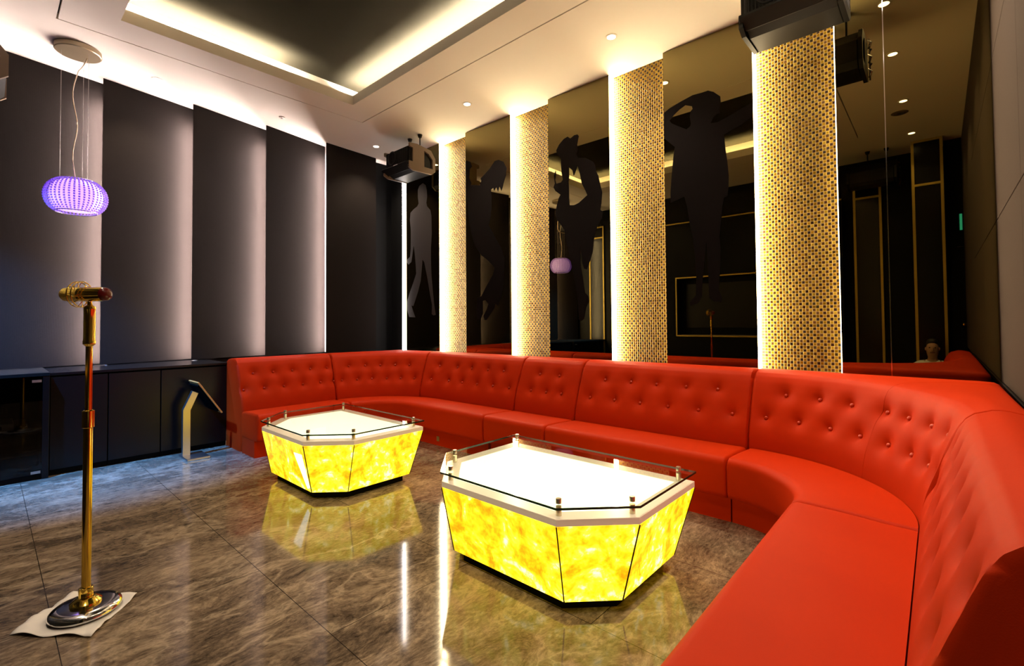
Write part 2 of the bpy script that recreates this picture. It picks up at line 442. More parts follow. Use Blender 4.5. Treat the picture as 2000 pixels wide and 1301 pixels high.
# mirror wall
PX = [(-5.09, -4.55), (-3.76, -3.19), (-2.42, -1.85), (-1.09, -.53)]
mlab = ['narrow smoked mirror with a walking silhouette in the far corner', 'smoked mirror with a silhouette of a dancer leaning on tiptoe',
        'smoked mirror with a silhouette of a dancer holding a hat', 'smoked mirror with a silhouette of a dancer stretching one arm out']
ML = [(-5.90, -5.09), (-4.55, -3.76), (-3.19, -2.42), (-1.85, -1.09)]
FIGS = {'walk':([[-5.448,3.262],[-5.531,3.238],[-5.565,3.183],[-5.566,3.08],[-5.549,2.984],[-5.583,2.949],[-5.668,2.922],[-5.744,2.882],[-5.759,2.78],[-5.738,2.63],[-5.74,2.359],[-5.758,2.236],[-5.828,2.201],[-5.839,2.16],[-5.793,2.124],[-5.724,2.16],[-5.699,2.272],[-5.671,2.393],[-5.644,2.266],[-5.621,2.099],[-5.612,1.975],[-5.691,1.836],[-5.778,1.695],[-5.841,1.562],[-5.831,1.446],[-5.786,1.352],[-5.636,1.343],[-5.693,1.443],[-5.727,1.516],[-5.682,1.509],[-5.573,1.706],[-5.506,1.865],[-5.478,2.046],[-5.464,2.166],[-5.422,2.122],[-5.359,1.915],[-5.297,1.672],[-5.25,1.512],[-5.258,1.383],[-5.22,1.363],[-5.174,1.372],[-5.204,1.51],[-5.234,1.709],[-5.263,1.948],[-5.272,2.148],[-5.271,2.307],[-5.25,2.523],[-5.258,2.764],[-5.28,2.847],[-5.353,2.91],[-5.369,2.963],[-5.352,3.041],[-5.358,3.143],[-5.383,3.219]],None),'toe':([[-3.951,3.242],[-3.873,3.199],[-3.822,3.111],[-3.836,3.028],[-3.876,2.932],[-3.908,2.852],[-3.941,2.916],[-3.968,2.854],[-3.994,2.917],[-4.035,2.876],[-4.048,2.918],[-4.089,2.903],[-4.076,2.826],[-4.077,2.67],[-4.092,2.575],[-4.134,2.464],[-4.08,2.397],[-4.001,2.271],[-3.91,2.145],[-3.864,2.026],[-3.874,1.838],[-3.902,1.65],[-3.942,1.538],[-3.982,1.463],[-4.035,1.493],[-4.036,1.445],[-4.104,1.37],[-4.173,1.293],[-4.214,1.29],[-4.233,1.343],[-4.171,1.43],[-4.143,1.487],[-4.198,1.538],[-4.24,1.53],[-4.242,1.373],[-4.284,1.304],[-4.347,1.305],[-4.354,1.474],[-4.339,1.573],[-4.268,1.59],[-4.183,1.704],[-4.058,1.852],[-4.031,1.927],[-4.152,2.035],[-4.263,2.105],[-4.376,2.237],[-4.433,2.365],[-4.476,2.533],[-4.505,2.701],[-4.53,2.911],[-4.545,2.913],[-4.541,3.376],[-4.455,3.335],[-4.426,3.268],[-4.47,3.247],[-4.48,3.137],[-4.439,3.057],[-4.451,3.035],[-4.283,2.995],[-4.254,3.049],[-4.268,3.081],[-4.197,3.116],[-4.1,3.173],[-4.018,3.243]],None),'hat':([[-2.928,3.25],[-2.891,3.22],[-2.842,3.242],[-2.8,3.239],[-2.785,3.217],[-2.795,3.184],[-2.808,3.132],[-2.796,3.079],[-2.815,3.033],[-2.798,2.989],[-2.704,2.966],[-2.613,2.905],[-2.588,2.86],[-2.58,2.8],[-2.553,2.745],[-2.532,2.654],[-2.511,2.572],[-2.521,2.458],[-2.536,2.394],[-2.503,2.369],[-2.515,2.304],[-2.566,2.244],[-2.6,2.161],[-2.619,2.076],[-2.631,1.97],[-2.673,1.867],[-2.702,1.801],[-2.737,1.809],[-2.759,1.875],[-2.781,2.056],[-2.783,1.867],[-2.756,1.726],[-2.729,1.557],[-2.689,1.521],[-2.684,1.463],[-2.719,1.405],[-2.744,1.288],[-2.779,1.265],[-2.809,1.284],[-2.818,1.462],[-2.829,1.562],[-2.862,1.724],[-2.897,1.868],[-2.926,1.992],[-2.961,2.128],[-2.984,2.253],[-3.027,2.311],[-3.077,2.37],[-3.102,2.446],[-3.082,2.526],[-3.055,2.604],[-3.029,2.641],[-3.099,2.696],[-3.122,2.742],[-3.104,2.78],[-3.116,2.866],[-3.09,2.923],[-3.086,2.881],[-3.1,2.821],[-3.085,2.771],[-3.021,2.774],[-2.996,2.799],[-3.014,2.886],[-3.019,2.969],[-3.018,3.031],[-3.074,3.107],[-3.08,3.14],[-3.041,3.193],[-2.978,3.238]],[[-2.914,2.914],[-2.871,2.874],[-2.854,2.81],[-2.836,2.836],[-2.805,2.91],[-2.776,2.813],[-2.754,2.709],[-2.708,2.62],[-2.688,2.572],[-2.733,2.545],[-2.792,2.511],[-2.852,2.497],[-2.91,2.505],[-2.918,2.579],[-2.917,2.66],[-2.922,2.763],[-2.911,2.822]]),'reach':([[-1.446,3.251],[-1.4,3.224],[-1.346,3.168],[-1.343,3.119],[-1.353,3.066],[-1.349,3.022],[-1.376,3.025],[-1.404,3.005],[-1.428,2.959],[-1.368,2.952],[-1.278,2.977],[-1.191,3.006],[-1.09,3.038],[-1.093,2.921],[-1.176,2.877],[-1.263,2.851],[-1.321,2.829],[-1.31,2.695],[-1.298,2.598],[-1.289,2.475],[-1.293,2.373],[-1.301,2.305],[-1.33,2.296],[-1.345,2.224],[-1.356,2.113],[-1.372,1.974],[-1.365,1.861],[-1.372,1.693],[-1.389,1.525],[-1.359,1.449],[-1.368,1.412],[-1.432,1.424],[-1.468,1.454],[-1.47,1.606],[-1.472,1.796],[-1.483,1.941],[-1.5,1.799],[-1.522,1.609],[-1.529,1.466],[-1.563,1.409],[-1.631,1.392],[-1.636,1.421],[-1.581,1.478],[-1.573,1.661],[-1.585,1.846],[-1.601,2.004],[-1.624,2.115],[-1.646,2.275],[-1.669,2.368],[-1.797,2.332],[-1.796,2.432],[-1.783,2.581],[-1.759,2.778],[-1.748,2.835],[-1.788,2.876],[-1.848,2.943],[-1.844,3.178],[-1.793,3.203],[-1.69,3.231],[-1.58,3.255],[-1.493,3.25]],[[-1.646,3.187],[-1.587,3.158],[-1.582,3.132],[-1.602,3.114],[-1.608,3.066],[-1.599,3.009],[-1.604,2.986],[-1.639,2.966],[-1.714,3.017],[-1.775,3.06],[-1.795,3.091],[-1.753,3.13],[-1.701,3.164]])}
def mirror(x0, x1, label):
    t = thing('mirror_panel', label, 'mirror', ((x0+x1)/2, YB, .80))
    MB().box(x0, x1, YB, YB+.006, .80, H-.004).build('mirror_glass', 'mirror', t)
    MB().box(x0+.001, x1-.001, YB+.006, 4.284, .80, H-.004).build('backing_board', 'brown', t)
    return t
for (x0, x1), lb, fk in zip(ML, mlab, ('walk', 'toe', 'hat', 'reach')):
    t = mirror(x0, x1, lb)
    outer, hole = FIGS[fk]
    o = MB().plate([tuple(p) for p in outer], [tuple(p) for p in hole] if hole else None, lambda u, v, q: (u, q, v), YB-.0025, YB-.0005).build('silhouette', 'vinylgrey' if fk == 'walk' else 'vinyl', t)
    o['label'] = {'walk': 'grey silhouette of a walking figure', 'toe': 'black silhouette of a dancer on tiptoe', 'hat': 'black silhouette of a dancer with a hat', 'reach': 'black silhouette of a dancer in a coat'}[fk]
mirror(-.53, -.2505, 'plain smoked mirror strip between the nearest mosaic and the mirror joint')
mirror(-.2465, XC, 'plain smoked mirror at the right end, beside the fabric wall')
tag(MB().box(-.251, -.246, YB-.003, YB+.0, .80, H-.004).build('joint_strip', 'chrome'), 'thin bright joint line between the two plain mirrors', 'trim strip')
struct('trim_5', MB().box(-6.24, -5.905, YB, 4.285, .80, H-.004), 'wallblack')
strip('led_strip', 'bright white vertical light tube in the far corner beside the walking silhouette', MB().box(-5.912, -5.892, YB-.03, YB-.005, .80, 3.4), 'led_corner')
olab = ['farthest', 'second farthest', 'third farthest', 'nearest']
for (x0, x1), nm in zip(PX, olab):
    t = MB().box(x0+.0, x1-.0, YN, 4.284, .80, H-.002).build('mosaic_panel', 'mosaic')
    tag(t, 'gold and brown mosaic tile column, %s from the camera' % nm, 'mosaic')
    strip('led_strip', 'glowing light strip on the left edge of the %s mosaic column' % nm, MB().box(x0+.001, x0+.006, YB+.008, YN-.004, .82, H-.008), 'led_mosaic')
    strip('led_strip', 'concealed light strip on the right edge of the %s mosaic column' % nm, MB().box(x1-.008, x1-.001, YB+.02, YB+.045, .82, H-.03), 'led_mosaic_dim')

# ------------------------------------------------------------------ banquette sofa
C1 = Vector((-4.25, 2.58)); C2 = Vector((-.995, 2.58))
LA = 2.58-1.70; LB = C2.x-C1.x; LC = 2.58-1.10
def path(s):
    """s: 0..1 wall A run, 1..2 corner, 2..3 wall B run, 3..4 corner, 4..5 wall C run -> base point, outward normal"""
    if s <= 1: return Vector((C1.x, 1.70+LA*s)), Vector((-1, 0))
    if s <= 2: a = PI-(s-1)*PI/2; return C1, Vector((math.cos(a), math.sin(a)))
    if s <= 3: return Vector((C1.x+LB*(s-2), 2.58)), Vector((0, 1))
    if s <= 4: a = PI/2-(s-3)*PI/2; return C2, Vector((math.cos(a), math.sin(a)))
    return Vector((C2.x, 2.58-LC*(s-4))), Vector((1, 0))
def cshift(s): return 0 if s < 3 else (.045 if s > 4 else .045*(s-3))
def rback(s):
    b, n = path(s); r = 9
    if n.x < -1e-6: r = min(r, (b.x+5.56)/-n.x)
    if n.x > 1e-6: r = min(r, (.250-b.x)/n.x)
    if n.y > 1e-6: r = min(r, (3.87-b.y)/n.y)
    return r
def samples(s0, s1, step, rad=1.0):
    out = [s0]; s = s0
    while s < s1-1e-6:
        k = math.floor(s+1e-9)
        L = [LA, rad*PI/2, LB, rad*PI/2, LC][min(k, 4)]
        s = min(s+step/L, s1, k+1); out.append(s)
    return out
FRONT = [(.87, .33), (.872, .40), (.885, .48), (.900, .54), (.920, .60), (.945, .66), (.968, .72), (.992, .78), (1.016, .83), (1.040, .868), (1.066, .890), (1.10, .902)]
def fprof(t):
    """t 0..1 over FRONT, smooth"""
    x = t*(len(FRONT)-1); i = min(int(x), len(FRONT)-2); f = x-i
    a, b = FRONT[i], FRONT[i+1]; return a[0]+(b[0]-a[0])*f, a[1]+(b[1]-a[1])*f
def r_at_z(z):
    for (a, b) in zip(FRONT, FRONT[1:]):
        if b[1] >= z: f = (z-a[1])/(b[1]-a[1]); return a[0]+(b[0]-a[0])*f
    return 1.1
def alen(sa, sb, r):
    """path length between two s"""
    sg = 1 if sb >= sa else -1; a, b = min(sa, sb), max(sa, sb); L = 0
    for k in range(5):
        lo, hi = max(a, k), min(b, k+1)
        if hi > lo: L += (hi-lo)*[LA, r*PI/2, LB, r*PI/2, LC][k]
    return sg*L
def back_part(s0, s1, buttons, parent, step=.014, g0=1, g1=1):
    NF = 46; ss = samples(s0, s1, step); mb = MB(); cols = []
    tot = alen(s0, s1, 1.0)
    for s in ss:
        b, n = path(s); col = []
        d0 = abs(alen(s0, s, 1.0)) if g0 else 9; d1 = abs(tot-abs(alen(s0, s, 1.0))) if g1 else 9
        d = min(d0, d1); R = .016
        ins = 0 if d > R else R*(1-math.sqrt(max(0, 1-(1-d/R)**2)))
        rb = rback(s); pts = []
        near = [bb[:2] for bb in buttons if abs(alen(bb[0], s, 1.0)) < .2]
        for k in range(NF+1):
            r, z = fprof(k/NF); r += cshift(s)*(1-max(0, min(1, (z-.4)/.5))*.55)
            dep = 0
            for (bs, bz) in near:
                q = alen(bs, s, 1.0)**2 + (1.08*(z-bz))**2
                dep += .016*math.exp(-q/(.020**2)) + .022*math.exp(-q/(.060**2))
                # soft pull folds above each button
                if z > bz: dep += .004*math.exp(-(alen(bs, s, 1.0)/.018)**2)*math.exp(-(z-bz)/.05)
            rr, zz = r+dep*.93+ins, z-dep*.35-ins*(.9 if z > .85 else 0)
            pts.append((rr, zz))
        e = rb-1.10-cshift(s)*.45
        for f, dz in ((.12, .006), (.3, .008), (.5, .006), (.7, 0), (.85, -.004), (.94, -.010), (.985, -.022), (1, -.045)):
            pts.append((pts[NF][0]*(1-f)+rb*f if False else 1.10+cshift(s)*.45+e*f, .902+dz-ins))
        pts.append((rb, .0)); pts.append((.90+ins, .0))
        if ins > 0: pts = [(max(r, .87+ins), z) if i <= NF else (r, z) for i, (r, z) in enumerate(pts)]
        for (r, z) in pts: p = b+n*r; col.append((p.x, p.y, z))
        cols.append(col)
    n = len(cols[0]); vs = [v for c in cols for v in c]; fs = []
    for i in range(len(cols)-1):
        for k in range(n):
            k2 = (k+1) % n; fs.append((i*n+k, i*n+k2, (i+1)*n+k2, (i+1)*n+k))
    fs.append(tuple(range(n))); fs.append(tuple((len(cols)-1)*n+k for k in range(n))[::-1])
    mb.add(vs, fs); o = mb.build('backrest', 'leather', parent, smooth=50)
    for (bs, bz) in [q for q in buttons if len(q) == 2]:
        b, nn = path(bs); r = r_at_z(bz)+cshift(bs)*(1-max(0, min(1, (bz-.4)/.5))*.55)+.0275
        p = b+nn*r; c = Vector((p.x, p.y, bz-.009))
        ax = Vector((-nn.x*.93, -nn.y*.93, .36)).normalized()
        Mx = ax.to_track_quat('Z', 'Y').to_matrix().to_4x4()
        bb = MB().lathe([(.0115, -.004), (.0115, .002), (.0098, .006), (.006, .0088), (.001, .0098)], 14, Mx=Mx, loc=c)
        bb.build('button', 'button', o, smooth=60, origin=c)
    return o
def sweep(s0, s1, prof, step, end_inset, R=.02):
    """closed (r, z) loop swept along the path; prof(s, ins) -> list"""
    ss = samples(s0, s1, step, .5); L = alen(s0, s1, .5)
    extra = []
    cols = []
    for s in ss:
        d = min(abs(alen(s0, s, .5)), abs(L-abs(alen(s0, s, .5))))
        ins = 0 if (d > R or not end_inset) else R*(1-math.sqrt(max(0, 1-(1-d/R)**2)))
        b, n = path(s); cols.append([((b+n*r).x, (b+n*r).y, z) for r, z in prof(s, ins)])
    n = len(cols[0]); fs = []
    for i in range(len(cols)-1):
        for k in range(n):
            k2 = (k+1) % n; fs.append((i*n+k, i*n+k2, (i+1)*n+k2, (i+1)*n+k))
    fs.append(tuple(range(n))); fs.append(tuple((len(cols)-1)*n+k for k in range(n))[::-1])
    return MB().add([v for c in cols for v in c], fs)
def seat_prof(s, ins):
    rf = .452; p = []
    p += [(.868+cshift(s), .165), (.868+cshift(s), .398-ins)]
    p += [(.80, .402-ins), (.65, .410-ins), (.53, .413-ins)]
    for k in range(7):
        a = PI/2*k/6; p.append((rf+.045-.045*math.sin(a)+ins*.6, .413-.045+.045*math.cos(a)-ins))
    p += [(rf+.002+ins*.6, .30), (rf+.006+ins*.6, .20), (rf+.016+ins*.6, .172), (rf+.03+ins*.6, .165)]
    return p
def base_prof(s, ins): return [(.868, .0), (.868, .163), (.548, .163), (.545, .0)]
def section(label, s0, s1, backs, g=(1, 1)):
    b, n = path((s0+s1)/2); c = b+n*.8
    t = thing('banquette_section', label, 'sofa', (c.x, c.y, 0), 'red tufted banquette sections around the room')
    sweep(s0, s1, seat_prof, .012, True).build('seat', 'leather', t, smooth=50)
    sweep(s0+.004, s1-.004, base_prof, .03, False).build('plinth', 'leather', t, smooth=40)
    for (a, b2, bt, *gg) in backs: back_part(a, b2, bt, t, g0=gg[0] if gg else 1, g1=gg[1] if gg else 1)
    return t
def sA(y): return (y-1.70)/LA
def sB(x): return 2+(x-C1.x)/LB
def sC(y): return 4+(2.58-y)/LC
def a1(deg): return 1+deg/90.0      # corner 1, degrees after wall A
def a2(deg): return 3+deg/90.0
def rowB(xs, z): return [(sB(x), z) for x in xs]
ZT, ZL = .762, .608
e = .0011
section('red leather banquette section at the far left, next to the black cabinets', 0, a1(7)-e,
        [(0, a1(7)-e, [(sA(y), ZT) for y in (1.855, 2.05, 2.25, 2.45)]+[(a1(3.5), ZT)]+[(sA(y), ZL) for y in (1.745, 1.94, 2.138, 2.34, 2.54)]+[(a1(5.0)+.02, ZL)])])
section('red leather banquette corner in the far corner behind the farther table', a1(7)+e, sB(-3.107)-e,
        [(a1(7)+e, a1(71)-e, [(a1(d), ZT) for d in (18, 28.5, 38.5, 48.5, 58.5)]+[(a1(d), ZL) for d in (12.5, 23, 33, 43.5, 53.5, 64)]),
         (a1(71)+e, sB(-3.107)-e, [(a1(83)+0, ZT)]+rowB([-4.067, -3.835, -3.584, -3.353], ZT)+[(a1(78.5), ZL)]+rowB([-4.15, -3.925, -3.689, -3.452, -3.225], ZL))])
section('narrow red leather banquette section in the middle of the mirror wall', sB(-3.107)+e, sB(-2.40)-e,
        [(sB(-3.107)+e, sB(-2.395)-e, rowB([-2.874, -2.642], ZT)+rowB([-2.94, -2.755, -2.581], ZL))])
section('longest red leather banquette section with eleven buttons, under the mirror wall', sB(-2.40)+e, sB(-.965)-e,
        [(sB(-2.395)+e, sB(-.965)-e, rowB([-2.154, -1.911, -1.685, -1.448, -1.214], ZT)+rowB([-2.272, -2.034, -1.802, -1.568, -1.333, -1.097], ZL))])
section('curved red leather banquette corner beside the nearer table, right of centre', sB(-.965)+e, sC(2.54)-e,
        [(sB(-.965)+e, a2(48)-e*.6, [(a2(d), ZT) for d in (13.0, 25, 36.3)]+[(a2(49.4), ZT, 0)]+[(a2(d), ZL) for d in (7, 19.3, 31, 42.5)], 1, 0),
         (a2(48)+e*.6, sC(2.54)-e, [(a2(d), ZT) for d in (49.4, 58, 68.5, 79)]+[(a2(d), ZL) for d in (54, 65, 75.8, 86)], 0, 1)])
section('red leather banquette section running towards the camera along the right wall', sC(2.54)+e, 5,
        [(sC(2.54)+e, 5, [(sC(y), ZT) for y in (2.45, 2.24, 2.03, 1.82, 1.61, 1.40, 1.2)]+[(sC(y), ZL) for y in (2.49, 2.34, 2.13, 1.92, 1.71, 1.50, 1.29)])])
tag(MB().box(-3.865, -3.825, 3.118, 3.125, .045, .095).build('power_outlet', 'champagne', bevel=.003), 'small brass outlet plate on the banquette plinth behind the tables', 'socket')

# ------------------------------------------------------------------ cabinets along the fin wall
XF = -5.55
def door_unit(y0, y1, label):
    t = thing('cabinet', label, 'cabinet', (XF-.3, (y0+y1)/2, 0))
    MB().box(-6.39, XF-.022, y0, y1, .0, .838).build('body', 'blackmatte', t)
    MB().box(XF-.02, XF, y0+.002, y1-.002, .05, .825).build('door', 'black', t, bevel=.0015)
    MB().box(XF-.06, XF-.03, y0, y1, 0, .048).build('kick_board', 'blackmatte', t)
    return t
door_unit(.372, .745, 'black lacquer cabinet door directly right of the glass media cabinet')
door_unit(.749, 1.132, 'black lacquer cabinet door left of the touch screen stand')
door_unit(1.136, 1.698, 'black lacquer cabinet door behind the touch screen stand')
tag(MB().box(-6.39, XF+.004, .368, 1.70, .84, .862).build('countertop', 'black', bevel=.002), 'glossy black countertop over the plain cabinet doors', 'countertop')
# glass fronted media cabinet
t = thing('media_cabinet', 'black media cabinet with a smoked glass door at the left edge', 'cabinet', (-5.8, 0, 0))
XG = -5.50
mb = MB(); mb.box(-6.39, XG-.012, YD, .366, 0, .04); mb.box(-6.39, XG+.004, YD, .366, .845, .87); mb.box(-6.39, -6.37, YD, .366, .04, .845)
mb.box(-6.37, XG-.012, .346, .366, .04, .845); mb.box(-6.37, XG-.012, -.60, -.58, .04, .845); mb.build('body', 'blackmatte', t)
MB().box(-6.36, -5.56, -.58, .345, .378, .392).build('shelf', 'blackmatte', t)
d = MB().box(XG-.01, XG-.003, -.575, .325, .045, .84).build('glass_door', 'cabglass', t)
MB().box(XG-.012, XG+.002, .325, .366, .0, .845).build('door_frame', 'black', t, bevel=.002)
for z0, lb in ((.795, 'top'), (.052, 'bottom')): MB().box(XG-.003, XG+.003, .262, .318, z0, z0+.02).build('hinge', 'steel', d)
a = thing('amplifier', 'small grey audio unit on the shelf inside the glass media cabinet', 'electronics', (-5.85, .02, .392))
MB().box(-6.05, -5.68, -.16, .17, .394, .455).build('body', 'device', a, bevel=.006)
MB().box(-5.682, -5.676, -.10, .10, .41, .44).build('front_panel', 'screen', a)
k = thing('desk_bell', 'tiny shiny metal bell on the shelf inside the glass media cabinet', 'bell', (-5.72, .245, .392))
MB().lathe([(.026, 0), (.026, .006), (.022, .008), (.021, .018), (.014, .028), (.004, .033), (.004, .042), (.001, .044)], 20, loc=(-5.72, .245, .393)).build('dome', 'chrome', k, smooth=50)

# ------------------------------------------------------------------ touch screen stand
t = thing('touch_screen_stand', 'small tilted touch screen on a cranked steel post by the cabinets', 'screen', (-5.3, 1.33, 0))
MB().box(-5.42, -5.14, 1.25, 1.44, .0, .022).build('base', 'steel', t, bevel=.006)
y0 = 1.262
side = [(y0, .02), (y0+.062, .02), (y0+.062, .445), (y0+.125, .60), (y0+.075, .625), (y0, .455)]
MB().plate(side, None, lambda u, v, q: (q, u, v), -5.375, -5.325).build('post', 'steel', t, bevel=.003)
import mathutils
sc0, sc1 = Vector((1.362, .715)), Vector((1.565, .402)); dr = (sc1-sc0).normalized(); nr = Vector((-dr.y, dr.x))
if nr.y < 0: nr = -nr
def tabpoly(off0, off1, ia=0): 
    a, b = sc0+dr*ia, sc1-dr*ia
    return [tuple(a+nr*off0), tuple(b+nr*off0), tuple(b+nr*off1), tuple(a+nr*off1)]
MB().plate(tabpoly(-.014, 0), None, lambda u, v, q: (q, u, v), -5.525, -5.215).build('screen_housing', 'woodedge', t, bevel=.002)
MB().plate(tabpoly(-.03, -.0145, .03), None, lambda u, v, q: (q, u, v), -5.515, -5.235).build('rear_cover', 'backcover', t)
MB().plate(tabpoly(.0005, .002, .008), None, lambda u, v, q: (q, u, v), -5.518, -5.222).build('display', 'screen', t)

# ------------------------------------------------------------------ onyx tables
def table(cx, cy, label):
    t = thing('coffee_table', label, 'table', (cx, cy, 0), 'backlit onyx coffee tables')
    hx, hy, c = .62, .425, .25
    def oc(hx, hy, c): return [(-hx+c, -hy), (hx-c, -hy), (hx, -hy+c), (hx, hy), (-hx, hy), (-hx, -hy+c)]
    top = oc(hx, hy, c); bot = oc(hx-.085, hy-.07, .18)
    T = Matrix.Translation((cx, cy, 0))
    mb = MB(); mb.prism(oc(hx-.13, hy-.105, .17), 0, .058, T).build('plinth', 'blackmatte', t)
    # each onyx side is a panel of its own
    zt, zb = .398, .055
    def lerp(a, b, f): return (a[0]+(b[0]-a[0])*f, a[1]+(b[1]-a[1])*f)
    f_top = .985
    for k in range(6):
        a, b = top[k], top[(k+1) % 6]; a2_, b2_ = bot[k], bot[(k+1) % 6]
        L = math.hypot(b[0]-a[0], b[1]-a[1]); L2 = math.hypot(b2_[0]-a2_[0], b2_[1]-a2_[1])
        gp = .0036
        A, B = lerp(a, b, gp/L), lerp(b, a, gp/L); A2, B2 = lerp(a2_, b2_, gp/L2), lerp(b2_, a2_, gp/L2)
        th = .02
        def inn(p, q, x):
            d = Vector((q[0]-p[0], q[1]-p[1])).normalized(); nn = Vector((-d.y, d.x)); 
            return (x[0]+nn.x*th, x[1]+nn.y*th)
        vs = [(*A2, zb), (*B2, zb), (*B, zt), (*A, zt), (*inn(a2_, b2_, A2), zb), (*inn(a2_, b2_, B2), zb), (*inn(a, b, B), zt), (*inn(a, b, A), zt)]
        vs = [(x+cx, y+cy, z) for x, y, z in vs]
        MB().add(vs, [(0, 1, 2, 3), (7, 6, 5, 4), (0, 4, 5, 1), (1, 5, 6, 2), (2, 6, 7, 3), (3, 7, 4, 0)]).build('side_panel', 'onyx', t, origin=(cx, cy, 0))
    # dark core lines between the stone sides
    MB().prism(oc(hx-.095, hy-.08, .178), .056, .39, T, oc(hx-.014, hy-.014, c-.004)).build('corner_frame', 'stonecore', t)
    if cx < -3:
        a, b, a_, b_ = top[0], top[1], bot[0], bot[1]; nn = Vector((0, -1))
        def on(u, v, o): p = lerp(lerp(a, b, u), lerp(a_, b_, u), v); return (p[0]+cx+nn.x*o, p[1]+cy+nn.y*o, zt+(zb-zt)*v)
        Q = [(.76, .22), (.93, .21), (.985, .90), (.93, .95)]
        MB().add([on(u, v, .0005) for u, v in Q]+[on(u, v, .003) for u, v in Q], [(0, 1, 2, 3), (7, 6, 5, 4), (0, 4, 5, 1), (1, 5, 6, 2), (2, 6, 7, 3), (3, 7, 4, 0)]).build('white_inlay', 'inlay', t)
    for k in range(6):
        MB().tube([(top[k][0]+cx, top[k][1]+cy, zt), (bot[k][0]+cx, bot[k][1]+cy, zb)], .0032, 6).build('corner_joint', 'stonecore', t)
    # stone rim with an inset lit top
    mb = MB(); mb.plate([(x+cx, y+cy) for x, y in oc(hx, hy, c)], [(x+cx, y+cy) for x, y in oc(hx-.075, hy-.075, c-.03)], lambda u, v, q: (u, v, q), .400, .430)
    mb.build('stone_rim', 'cream', t, bevel=.002)
    MB().prism(oc(hx-.076, hy-.076, c-.03), .402, .4285, T).build('lit_top', 'milky', t)
    gp = oc(hx+.006, hy+.006, c+.002)
    MB().prism(gp, .470, .4805, T).build('glass_top', 'glass', t)
    mb = MB(); n = 6; o1 = [(x, y) for x, y in gp]
    for k in range(6):
        a, b = gp[k], gp[(k+1) % 6]; d = Vector((b[0]-a[0], b[1]-a[1])).normalized(); nn = Vector((d.y, -d.x))*.0008
        mb.add([(a[0]+cx+nn.x, a[1]+cy+nn.y, .4705), (b[0]+cx+nn.x, b[1]+cy+nn.y, .4705), (b[0]+cx+nn.x, b[1]+cy+nn.y, .480), (a[0]+cx+nn.x, a[1]+cy+nn.y, .480),
                (a[0]+cx-nn.x*2, a[1]+cy-nn.y*2, .4705), (b[0]+cx-nn.x*2, b[1]+cy-nn.y*2, .4705), (b[0]+cx-nn.x*2, b[1]+cy-nn.y*2, .480), (a[0]+cx-nn.x*2, a[1]+cy-nn.y*2, .480)],
               [(0, 1, 2, 3), (7, 6, 5, 4), (0, 4, 5, 1), (1, 5, 6, 2), (2, 6, 7, 3), (3, 7, 4, 0)])
    mb.build('glass_edge', 'glassedge', t)
    q = .045
    for (x, y) in ((-hx+c+.02, -hy+q), (hx-c-.02, -hy+q), (hx-q, -hy+c+.02), (hx-q-.02, hy-q), (-hx+q+.02, hy-q), (-hx+q, -hy+c+.02)):
        MB().lathe([(.0125, .430), (.0125, .4695)], 16, loc=(cx+x, cy+y, 0)).build('standoff', 'brass', t, smooth=40)
        MB().lathe([(.0125, .4812), (.0125, .500), (.011, .502)], 16, loc=(cx+x, cy+y, 0)).build('standoff_cap', 'brass', t, smooth=40)
    return t
table(-3.70, 1.925, 'glowing yellow onyx coffee table farther from the camera, near the left banquette')
table(-1.572, 2.025, 'glowing yellow onyx coffee table nearer to the camera, in the curve of the banquette')
# ------------------------------------------------------------------ microphone on its stand
BX, BY = -2.80, .31
t = thing('microphone_stand', 'tall polished gold microphone stand on a heavy round base on white paper', 'microphone stand', (BX, BY, .004))
def part(prof, nm, m, seg=40, sm=35): return MB().lathe(prof, seg, loc=(BX, BY, 0)).build(nm, m, t, smooth=sm)
part([(.112, .006), (.121, .010), (.125, .018), (.122, .028), (.112, .036), (.09, .0405), (.03, .042)], 'base', 'chrome', 56)
part([(.052, .040), (.055, .044), (.055, .052), (.048, .058), (.036, .066), (.030, .070)], 'base_collar', 'gold')
MB().box(BX-.006, BX+.018, BY-.026, BY-.014, .066, .112).build('clamp', 'gold', t, bevel=.003)
part([(.024, .068), (.026, .072), (.026, .108), (.020, .112)], 'socket', 'gold')
part([(.0165, .10), (.0165, .815)], 'lower_pole', 'gold')
part([(.0165, .802), (.0215, .806), (.0215, .878), (.0165, .882)], 'height_clamp', 'gold')
part([(.0125, .86), (.0125, 1.175)], 'upper_pole', 'gold')
part([(.013, 1.162), (.0225, 1.172), (.0235, 1.185), (.021, 1.19), (.021, 1.325), (.0225, 1.330), (.020, 1.338), (.010, 1.345), (.008, 1.3600)], 'grip', 'gold')
d = Vector((.743, .669, .0)).normalized(); Mr = d.to_track_quat('Z', 'Y').to_matrix().to_4x4()
cM = Vector((BX-.012, BY-.011, 1.3925))
def mpart(prof, nm, m, par, seg=32):
    return MB().lathe(prof, seg, Mx=Matrix.Translation(cM) @ Mr).build(nm, m, par, smooth=40)
mic = thing('microphone', 'gold condenser microphone lying across the top of its stand, dark red end cap', 'microphone', tuple(cM))
mpart([(.010, -.107), (.021, -.103), (.0285, -.093), (.031, -.078), (.031, -.022)], 'head_grille', 'goldmesh', mic)
mpart([(.031, -.023), (.0318, -.018), (.0318, .074), (.031, .078)], 'body', 'gold', mic)
mpart([(.031, .0785), (.0302, .087), (.0245, .098), (.012, .104), (.003, .105)], 'end_cap', 'redcap', mic)
mb = MB()
for off in (-.036, -.018): mb.torus(.056, .0022, Matrix.Translation(cM) @ Mr @ Matrix.Translation((0, 0, off)))
for k in range(8):
    a = 2*PI*k/8; b = 2*PI*(k+.5)/8
    p = lambda r, g, z: (Matrix.Translation(cM) @ Mr) @ Vector((r*math.cos(g), r*math.sin(g), z))
    mb.tube([p(.056, a, -.036), p(.030, b, -.027), p(.056, a, -.018)], .0016, 6)
